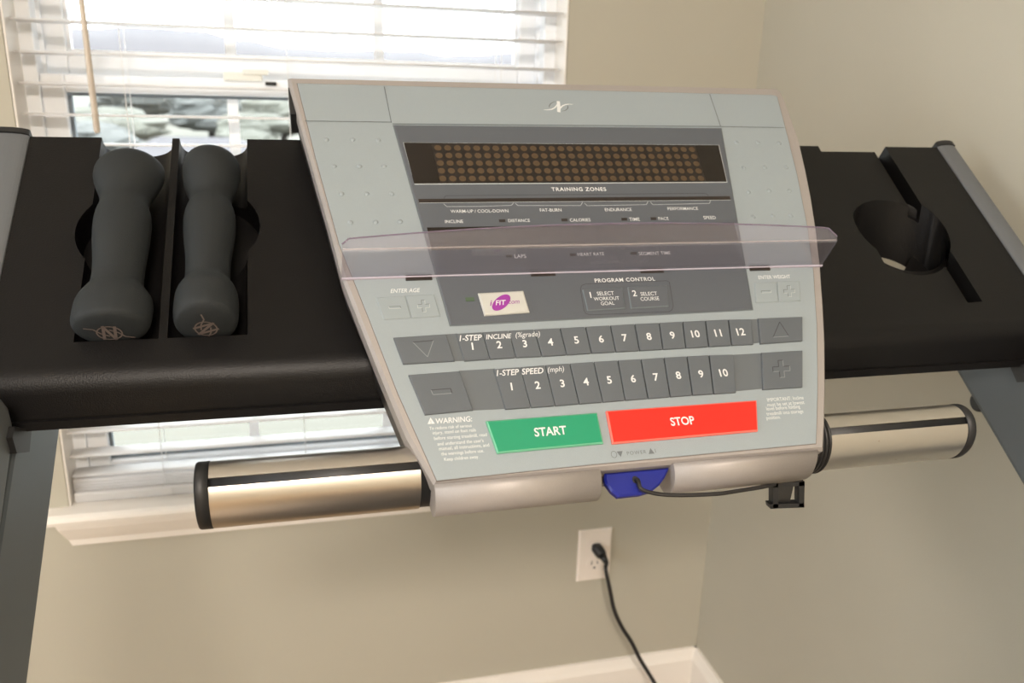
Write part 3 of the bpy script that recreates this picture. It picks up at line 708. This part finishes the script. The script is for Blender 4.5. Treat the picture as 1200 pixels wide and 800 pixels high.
def segcut(uc,tc_,r,ulim,side,dep):
    pts=[(uc+r*math.cos(a),tc_+r*math.sin(a)) for a in [2*PI*k/48 for k in range(48)]]
    pts=[(min(x,ulim) if side<0 else max(x,ulim),y) for x,y in pts]
    o_=[]
    for p in pts:
        if not o_ or (Vector(p)-Vector(o_[-1])).length>1e-5: o_.append(p)
    if (Vector(o_[0])-Vector(o_[-1])).length<1e-5: o_.pop()
    cutter([[TP(x,y,-dep) for x,y in o_],[TP(x,y,.05) for x,y in o_]])
segcut(-.3735,.118,.0495,-.395,-1,.030); segcut(-.3265,.122,.0505,-.303,1,.030)
def boxcut(u0,u1,t0,t1,dep,rc=.004):
    pts=[(u0+rc,t0),(u1-.0005,t0),(u1,t1),(u0,t1),(u0,t0+rc)]
    cutter([[TP(x,y,-dep) for x,y in pts],[TP(x,y,.05) for x,y in pts]])
boxcut(.3265,.4045,.006,.30,.0075,.010)
boxcut(.4040,.4140,.0065,.30,.016,.001)
def boxcut2(): pass
CU,CT,CR=.3715,.108,.0535
cc=[(CU+CR*math.cos(a),CT+CR*math.sin(a)) for a in [2*PI*k/64 for k in range(64)]]
dn=Vector((0,0,-1))
cutter([[TP(x,y,0)+dn*.12 for x,y in cc],[TP(x,y,0)-dn*.05 for x,y in cc]])
for o in cutters:
    m=tray.modifiers.new('b','BOOLEAN'); m.operation='DIFFERENCE'; m.object=o; m.solver='EXACT'
bpy.context.view_layer.update()
dg=bpy.context.evaluated_depsgraph_get(); me=bpy.data.meshes.new_from_object(tray.evaluated_get(dg),depsgraph=dg)
for m in list(tray.modifiers): tray.modifiers.remove(m)
tray.data=me
for o in cutters: bpy.data.objects.remove(o)
me.materials.clear(); me.materials.append(M['black'])
bevel(tray,.0016,3,28)
for p in me.polygons: p.use_smooth=True; p.material_index=0
wn=tray.modifiers.new('wn','WEIGHTED_NORMAL'); wn.keep_sharp=True
# cup holder sleeve
b=MB(); nseg=64; dep=.058
ri=[];ro_=[]
for x,y in cc:
    ux,uy=x-CU,y-CT; k=1/CR
    hh = -.0090
    ri.append((x+ux*k*.0002,y+uy*k*.0002,hh)); ro_.append((x+ux*k*.0022,y+uy*k*.0022,hh))
top_i=[TP(*p) for p in ri]; bot_i=[TP(p[0],p[1],0)+dn*dep for p in ri]
bot_o=[TP(p[0],p[1],0)+dn*dep for p in ro_]; top_o=[TP(*p) for p in ro_]
b.layers([top_i,bot_i,bot_o,top_o],M['black'],cap0=False,cap1=False,smooth=True)
# floor plate covering the outer part of the cup bottom
PLX=.001
o1=[TP(cc[k][0],cc[k][1],0)+dn*(dep-.001) for k in range(64) if cc[k][0]-CU>PLX+(cc[k][1]-CT)]
# order by angle from the first k after the gap
idx=[k for k in range(64) if cc[k][0]-CU>PLX+(cc[k][1]-CT)]
st=[k for k in idx if (k-1)%64 not in idx][0]; idx=[(st+j)%64 for j in range(len(idx))]
f1=[TP(cc[k][0],cc[k][1],0)+dn*(dep-.001) for k in idx]; f2=[p+dn*.003 for p in f1]
b.layers([f2,f1],M['black'])
b.build('cup_holder',T,T,'round black cup holder with open bottom')

# ---- uprights, handrails, brackets
for sgn in (-1,1):
    xi=XC+sgn*.45; xo=XC+sgn*.512
    if sgn<0: xi,xo=xo,xi
    # leg: rounded section, leaning with the tray, then down to the floor
    b=MB()
    leg=[(.800,-.245),(.745,-.297),(.584,-.428),(.500,-.500),(.455,-.585),(.440,-.70),(.440,-Z0),(.345,-Z0),(.345,-.66),(.370,-.52),(.430,-.425),(.520,-.345),(.620,-.262),(.700,-.205),(.760,-.160)]
    if sgn>0: leg[0:5]=[(.792,-.238),(.739,-.2800),(.587,-.3935),(.520,-.4450),(.455,-.565)]
    b.prism_x(leg,xi,xo,M['grey']); bevel(b.build('upright',T,T,'grey painted steel upright'),.008,3)
    # side cover beside the tray
    tx0,tx1=((XC-.515,XC-.4715) if sgn<0 else (XC+.4842,XC+.5085))
    b=MB(); rings=[]
    for k in range(17):
        a=PI*k/16; f=(1-math.cos(a))/2
        rings.append((tx0+(tx1-tx0)*f, .004*math.sin(a)))
    tt0,tt1=-.045,.2335
    ra=[TP(x-XC,tt0,h) for x,h in rings]+[TP(rings[-1][0]-XC,tt0,-.05),TP(rings[0][0]-XC,tt0,-.05)]
    rb=[TP(x-XC,tt1,h) for x,h in rings]+[TP(rings[-1][0]-XC,tt1,-.05),TP(rings[0][0]-XC,tt1,-.05)]
    b.layers([ra,rb],M['greylite'],smooth=False)
    sc=b.build('side_cover',T,T,'light grey side cover')
    b=MB(); ra=[TP(x-XC,tt1+.0005,h+.0014) for x,h in rings]+[TP(rings[-1][0]-XC,tt1+.0005,-.052),TP(rings[0][0]-XC,tt1+.0005,-.052)]
    b.layers([ra,[p+TS*.006 for p in ra]],M['rubber']); b.build('cover_end_cap',sc,T,'black end cap')
    # front handrail stub
    hr=[(.577,-.298),(.605,-.272),(.625,-.254),(.631,-.242),(.627,-.227),(.616,-.216),(.596,-.203),(.57,-.195),(.535,-.195),(.505,-.208),(.480,-.235),(.462,-.28),(.452,-.34),(.450,-.47),(.50,-.40)]
    b=MB(); b.prism_x(hr,xi-.001*(sgn<0)*0,xo,M['greylite']); 
    hx0,hx1=(xi,xo+.0015) if sgn<0 else (xi-.0015,xo)
    b=MB(); b.prism_x(hr,hx0,hx1,M['greylite']); bevel(b.build('handrail',T,T,'light grey rounded handrail'),.006,3)
    # bracket under the tray corner
    bx=(XC-.453,XC-.4445) if sgn<0 else (XC+.4445,XC+.453)
    b=MB(); b.prism_x([(.618,-.2400),(.645,-.2535),(.655,-.2535),(.640,-.2695),(.614,-.2590),(.610,-.245)],*bx,M['rubber']); b.build('tray_bracket',T,T,'black bracket under the tray corner')
# bolt on the right upright
bp=ray(1147,471); bp=bp*(.7080/bp.x)
b=MB(); rr=[]
for d_,r_ in ((-.010,.0105),(.004,.0108),(.0065,.0100),(.0075,.008)):
    rr.append([bp+Vector((.004-d_,math.cos(t)*r_,math.sin(t)*r_)) for t in [2*PI*i/18 for i in range(18)]])
b.layers(rr,M['rubber'],smooth=True); b.build('upright_bolt',T,T,'black round bolt head')
# cross bar, base and running deck
b=MB(); b.prism_x([(.352,-Z0),(.43,-Z0),(.43,-Z0+.07),(.352,-Z0+.07)],XC-.45,XC+.45,M['grey']); bevel(b.build('base_crossbar',T,T),.004)
b=MB(); b.prism_x([(.80,-Z0),(.80,-1.16),(.72,-1.08),(.50,-1.06),(.431,-1.08),(.431,-Z0)],XC-.36,XC+.36,M['shell']); bevel(b.build('motor_cover',T,T),.012,3)
b=MB(); b.box((XC-.34,-1.10,-Z0+.05),(XC+.34,.350,-Z0+.16),M['shell']); bevel(b.build('running_deck',T,T),.01)
b=MB(); b.box((XC-.245,-1.103,-Z0+.150),(XC+.245,.345,-Z0+.1625),M['belt']); b.build('running_belt',T,T)
for sx in (-1,1):
    b=MB(); b.box((XC+sx*.30-.03,-1.05,-Z0),(XC+sx*.30+.03,-.98,-Z0+.051),M['rubber']); b.build('rear_foot',T,T)

# ---- pulse handlebars
hc=Vector((0,.572,-.2835)); AX,BX=.0258,.0205; tilt=math.radians(118)
def hring(x,ka=1.0,n=40,da=0.0):
    out=[]
    for k in range(n):
        a=2*PI*k/n; ea=(AX+da)*ka*math.cos(a); eb=(BX+da)*ka*math.sin(a)
        out.append(Vector((x,hc.y+ea*math.cos(tilt)-eb*math.sin(tilt),hc.z+ea*math.sin(tilt)+eb*math.cos(tilt))))
    return out
def hpt(x,a,da): 
    ea=(AX+da)*math.cos(a); eb=(BX+da)*math.sin(a)
    return Vector((x,hc.y+ea*math.cos(tilt)-eb*math.sin(tilt),hc.z+ea*math.sin(tilt)+eb*math.cos(tilt)))
for sgn in (-1,1):
    xe=(-.0752 if sgn<0 else .5625); xin=(.115 if sgn<0 else .378)
    b=MB(); b.layers([hring(xin),hring(xe+(-sgn)*.010)] if sgn>0 else [hring(xe+.010),hring(xin)],M['rubber'],smooth=True)
    hb=b.build('handlebar',T,T,'black oval handlebar core')
    # end cap
    b=MB(); s_=-sgn
    rs=[hring(xe+s_*.0095,1,40,.0014),hring(xe+s_*.002,1,40,.0014),hring(xe+s_*.0006,.98,40,.0012),hring(xe,.93,40,0)]
    if sgn<0: rs=rs[::-1]
    b.layers(rs,M['rubber'],smooth=True); b.build('end_cap',hb,T,'black end cap')
    # two brushed steel sensor plates per bar
    x0,x1=((xe+.0098,.0800) if sgn<0 else (.4150,xe-.0098))
    for lo,hi in ((math.radians(-62),math.radians(13)),(math.radians(29),math.radians(152))):
        b=MB(); nA=24; ra=[];rb=[]
        ks=[lo+(hi-lo)*k/nA for k in range(nA+1)]
        for X_,L_ in ((x0,ra),(x1,rb)):
            L_ += [hpt(X_,a,.0012) for a in ks]+[hpt(X_,a,-.0008) for a in ks[::-1]]
        b.layers([ra,rb],M['steel'],smooth=False)
        o=b.build('pulse_sensor',hb,T,'brushed steel contact plate')
        for i,p in enumerate(o.data.polygons): p.use_smooth = (len(p.vertices)==4)
        md=o.modifiers.new('e','EDGE_SPLIT'); md.split_angle=math.radians(40)
    if sgn>0:
        b=MB()
        for q in range(4):
            X_=.405+q*.0035; b.layers([hring(X_,1,40,.001),hring(X_+.0012,1,40,.0032),hring(X_+.0024,1,40,.0032),hring(X_+.0034,1,40,.001)],M['rubber'],smooth=True)
        b.build('rubber_boot',hb,T,'ribbed black rubber sleeve')

# ---- clear ledge
b=MB(); N=80; W0=.1815; DH=.038; th=.0022
uL=-.2075; uRb=.2195; uRc=.2125
def uu(s_,k): # k 0 base ..1 crease
    return uL+(uRb+(uRc-uRb)*k-uL)*s_
def lipH(s_):
    base=.0195*(1-((s_-.55)/.55)**2*.5)
    e=min(s_/.012,1.0); f=min((1-s_)/.02,1)
    return base*(math.sqrt(1-(1-e)**2)*.45+.55)*(.35+.65*math.sqrt(max(0,1-(1-f)**2)))
topf=[];crf=[];bsf=[]
sec=[]
for i in range(N+1):
    s_=i/N; s_=.5-.5*math.cos(PI*s_) if False else s_
    u0=uu(s_,0); u1=uu(s_,1); u2=uu(s_,1)+0
    L=lipH(s_)
    bulge=.006*math.sin(PI*s_)
    # section, outer then inner
    o_=[CP(u0,W0,HF+.0002),CP(u1,W0,HF+DH),CP(u1,W0+.003,HF+DH+.0022),CP(u2,W0+L,HF+DH+.004+bulge*.3)]
    i_=[CP(u2,W0+L,HF+DH+.004+bulge*.3-th),CP(u1,W0+.004,HF+DH-th+.001),CP(u1,W0+th,HF+DH-th*.9),CP(u0,W0+th,HF+.0002)]
    sec.append(o_+i_)
b.layers(sec,M['ledge'],smooth=False)
# thin strips along the edges; bend and foot highlights are painted on
led=b.build('book_ledge',T,T,'clear lavender plastic book ledge')
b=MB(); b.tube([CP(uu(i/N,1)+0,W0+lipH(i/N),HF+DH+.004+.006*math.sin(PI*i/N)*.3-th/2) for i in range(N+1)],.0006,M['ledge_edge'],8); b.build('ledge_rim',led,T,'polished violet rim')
b=MB(); b.tube([CP(uu(i/N,1),W0+.0018,HF+DH+.0012) for i in range(N+1)],.0005,M['bend_highlight'],8); b.build('bend_highlight',led,T,'painted pale highlight along the bend of the ledge')
b=MB(); slab(b,[(uL,W0-.0009),(uRb,W0-.0009),(uRb,W0),(uL,W0)],HF-.0002,HF+.0022,M['ledge_foot']); b.build('ledge_foot',led,T,'violet foot strip with painted highlight')
for xa,xb,y in ((475,506,325),(621,650,320),(748.7,776,314.8),(877,900.5,311.8)):
    uA,wA=cuv(xa,y,HF); uB,_=cuv(xb,y,HF)
    b=MB(); slab(b,[(uA,W0-.0032),(uB,W0-.0032),(uB,W0+.0014),(uA,W0+.0014)],HF-.0003,HF+.0014 if xa<870 else HF+.0014,M['slotdark']); b.build('ledge_slot',led,T,'dark mounting slot')

# ================================================================== DUMBBELLS
def dumbbell(name,label,uc,tc0,tc1,ha,wide,hk,bend,logo_rot,tw):
    base=TP(uc,(tc0+tc1)/2,ha)
    D=empty(name,base+UP,label,'dumbbell','charcoal foam dumbbells')
    L=tc1-tc0
    prof=[(0,.35),(.003,.62),(.010,.82),(.026,.95),(.060,1.0),(.125,1.0),(.165,.96),(.200,.86),(.235,.775),(.30,.755),(.40,.79),(.50,.83),(.60,.845),(.66,.82),(.70,.77),(.74,.76),(.79,.83),(.84,.92),(.89,.99),(.935,1.0),(.965,.95),(.988,.78),(1,.42)]
    # smooth it
    P=[(f*L,r) for f,r in prof]; cv=catmull([Vector((a,r,0)) for a,r in P],4)
    b=MB(); rings=[]
    NN=36
    for q in cv:
        f=q.x/L; hd=abs(f-.5)*2; 
        k=max(0,min(1,(q.y-.78)/.22))
        a=.0255*q.y+ (wide-.0255)*k; c=.0255*q.y+(.0500-wide-.0255+.002)*k
        a*= (1 if k>0.3 else hk+(1-hk)*k/.3)
        off=bend*math.sin(f*PI*2)
        ce=TP(uc+off+tw*(f-.5),tc0+q.x,ha)
        rings.append([ce+Vector((a*math.cos(t),0,0))+TN*c*math.sin(t) for t in [2*PI*i/NN for i in range(NN)]])
    b.layers(rings,M['foam'],smooth=True)
    # end-face emblem: ring, upright strokes and long swoosh
    fc=TP(uc-tw*.5,tc0-.0006,ha-.001)
    def pl(x,y,h=0): 
        c_,s_=math.cos(logo_rot),math.sin(logo_rot); X_,Y_=x*c_-y*s_,x*s_+y*c_
        return fc+Vector((X_,0,0))+TN*Y_
    def rib(pts,wd):
        Pn=[Vector(p) for p in pts]
        for i in range(len(Pn)-1):
            e=(Pn[i+1]-Pn[i]).normalized(); nn=Vector((-e.y,e.x))*wd/2
            b.add([pl(*q) for q in (Pn[i]-nn,Pn[i+1]-nn,Pn[i+1]+nn,Pn[i]+nn)],[(0,1,2,3)],M['logo'])
    rg=ell(0,0,.0088,.0080,0,24); rib(rg+[rg[0]],.0011)
    rib([(-.0040,-.0085),(-.0040,.0085)],.0022); rib([(.0040,-.0085),(.0040,.0085)],.0022); rib([(-.0045,.0085),(.0045,-.0085)],.0022)
    rib([(-.0175,.005),(-.011,.004),(-.006,-.001),(0,-.004)],.0012); rib([(0,.004),(.006,.001),(.011,-.004),(.0175,-.005)],.0012)
    b.build('foam_body',D,D)
    return D
dumbbell('dumbbell','charcoal foam dumbbell in the left tray well, the wider of the two',-.3845,.0060,.1900,.0085,.0285,1.0,.0012,-.1,.003)
dumbbell('dumbbell','charcoal foam dumbbell in the tray well nearest the console, narrower head',-.3165,.0065,.1930,.0085,.0243,.90,.0,-1.2,.001)

# ================================================================== SAFETY KEY
K=empty('safety_key',CP(cuv(745,562)[0],-.01,-.005)+UP,'blue safety key in the console notch with black cord and clip','safety key')
kp=[(709,552.5),(784,546),(783,552),(779,560),(773,568),(764,575.5),(752,579),(725,582),(717,575.5),(710,566),(708.6,560)]
HK2=-.006
kk=[(u_,min(w_,.0093)) for u_,w_ in (cuv(x,y,HK2) for x,y in kp)]
b=MB(); q=ccw(kk); b.layers([[CP(u,w_,HK2-.0055) for u,w_ in q],[CP(u,w_,HK2-.0015) for u,w_ in q],[CP(u,w_,HK2) for u,w_ in inset(q,.0015)]],M['blue'])
hu,hw=cuv(744.5,562,HK2)
b.add([CP(x,y,HK2+.0003) for x,y in ell(hu,hw,.0026,.0030,0,18)],[tuple(range(18))],M['dark'])
b.build('blue_key',K,K,'blue plastic key')
cp=[CP(hu,hw,HK2-.003),CP(hu+.0005,hw-.0015,HK2+.0035)]
for x,y,h_ in ((751,572,.000),(763,577,-.002),(780,579.5,-.003),(800,580,-.003),(820,579.5,-.004),(845,578,-.006),(868,574.5,-.010),(890,571,-.015),(908,567.5,-.022)):
    u,v_=cuv(x,y,h_); cp.append(CP(u,v_,h_))
MB().tube(catmull(cp,6),.0016,M['cord'],8).build('lanyard_cord',K,K,'black cord')
# clip (open frame with a tongue), hanging under the lip
b=MB()
cy=CP(0,-.02,-.035).y; 
def cl_(px,py,dy=0): return on_wall(px,py,cy+dy)
def clbox(pts,d0,d1,m):
    b.layers([[cl_(*p,0)+Vector((0,d0,0)) for p in pts],[cl_(*p,0)+Vector((0,d1,0)) for p in pts]][::-1],m)
clbox([(906,566),(912,566),(912,595),(906,595)],0,.007,M['rubber'])
clbox([(936.5,565),(943,564),(942.5,594),(936.5,594)],0,.007,M['rubber'])
clbox([(902,591),(942.5,589.5),(942.5,594.5),(903,596)],0,.007,M['rubber'])
clbox([(906,566),(943,564),(943,569),(906,571)],0,.007,M['rubber'])
clbox([(912,568),(934,568),(929,590),(912,591)],.004,.010,M['shell'])
b.build('clothing_clip',K,K,'black spring clip')

# ================================================================== LIGHT, WORLD, CAMERA
wd=bpy.data.worlds.new('World'); bpy.context.scene.world=wd; wd.use_nodes=True; nt=wd.node_tree
bg=nt.nodes['Background']; sky=nt.nodes.new('ShaderNodeTexSky')
sky.sky_type='HOSEK_WILKIE'; sky.turbidity=8; sky.ground_albedo=.4; sky.sun_direction=Vector((-.5,.3,.6)).normalized()
mx=nt.nodes.new('ShaderNodeMixRGB'); mx.inputs[0].default_value=.85; mx.inputs[2].default_value=(.93,.97,1.0,1)
nt.links.new(sky.outputs[0],mx.inputs[1]); nt.links.new(mx.outputs[0],bg.inputs[0]); bg.inputs[1].default_value=9
def area(name,loc,rot,size,e,col,sy=None):
    l=bpy.data.lights.new(name,'AREA'); l.energy=e; l.color=col; l.size=size
    if sy: l.shape='RECTANGLE'; l.size_y=sy
    o=bpy.data.objects.new(name,l); C.objects.link(o); o.location=loc; o.rotation_euler=rot; return o
area('ceiling_lamp_light',LP+UP+Vector((0,0,-.12)),(0,0,0),.5,100,(1,.89,.785))
cam=bpy.data.cameras.new('camera'); co=bpy.data.objects.new('camera',cam); C.objects.link(co)
cam.sensor_width=36; cam.lens=F/1200*36; cam.clip_start=.02; cam.clip_end=2000
# camera axes in room space
cxr=Vector((RX.x,RY.x,RZ.x)); cyd=Vector((RX.y,RY.y,RZ.y)); czf=Vector((RX.z,RY.z,RZ.z))
mt=Matrix((( cxr.x,-cyd.x,-czf.x,0),(cxr.y,-cyd.y,-czf.y,0),(cxr.z,-cyd.z,-czf.z,Z0),(0,0,0,1)))
co.matrix_world=mt
cam.dof.use_dof=True; cam.dof.focus_distance=.66; cam.dof.aperture_fstop=8.5
sc=bpy.context.scene; sc.camera=co
sc.view_settings.view_transform='Standard'; sc.view_settings.look='None'; sc.view_settings.exposure=0; sc.view_settings.gamma=1
sc.view_settings.use_curve_mapping=False
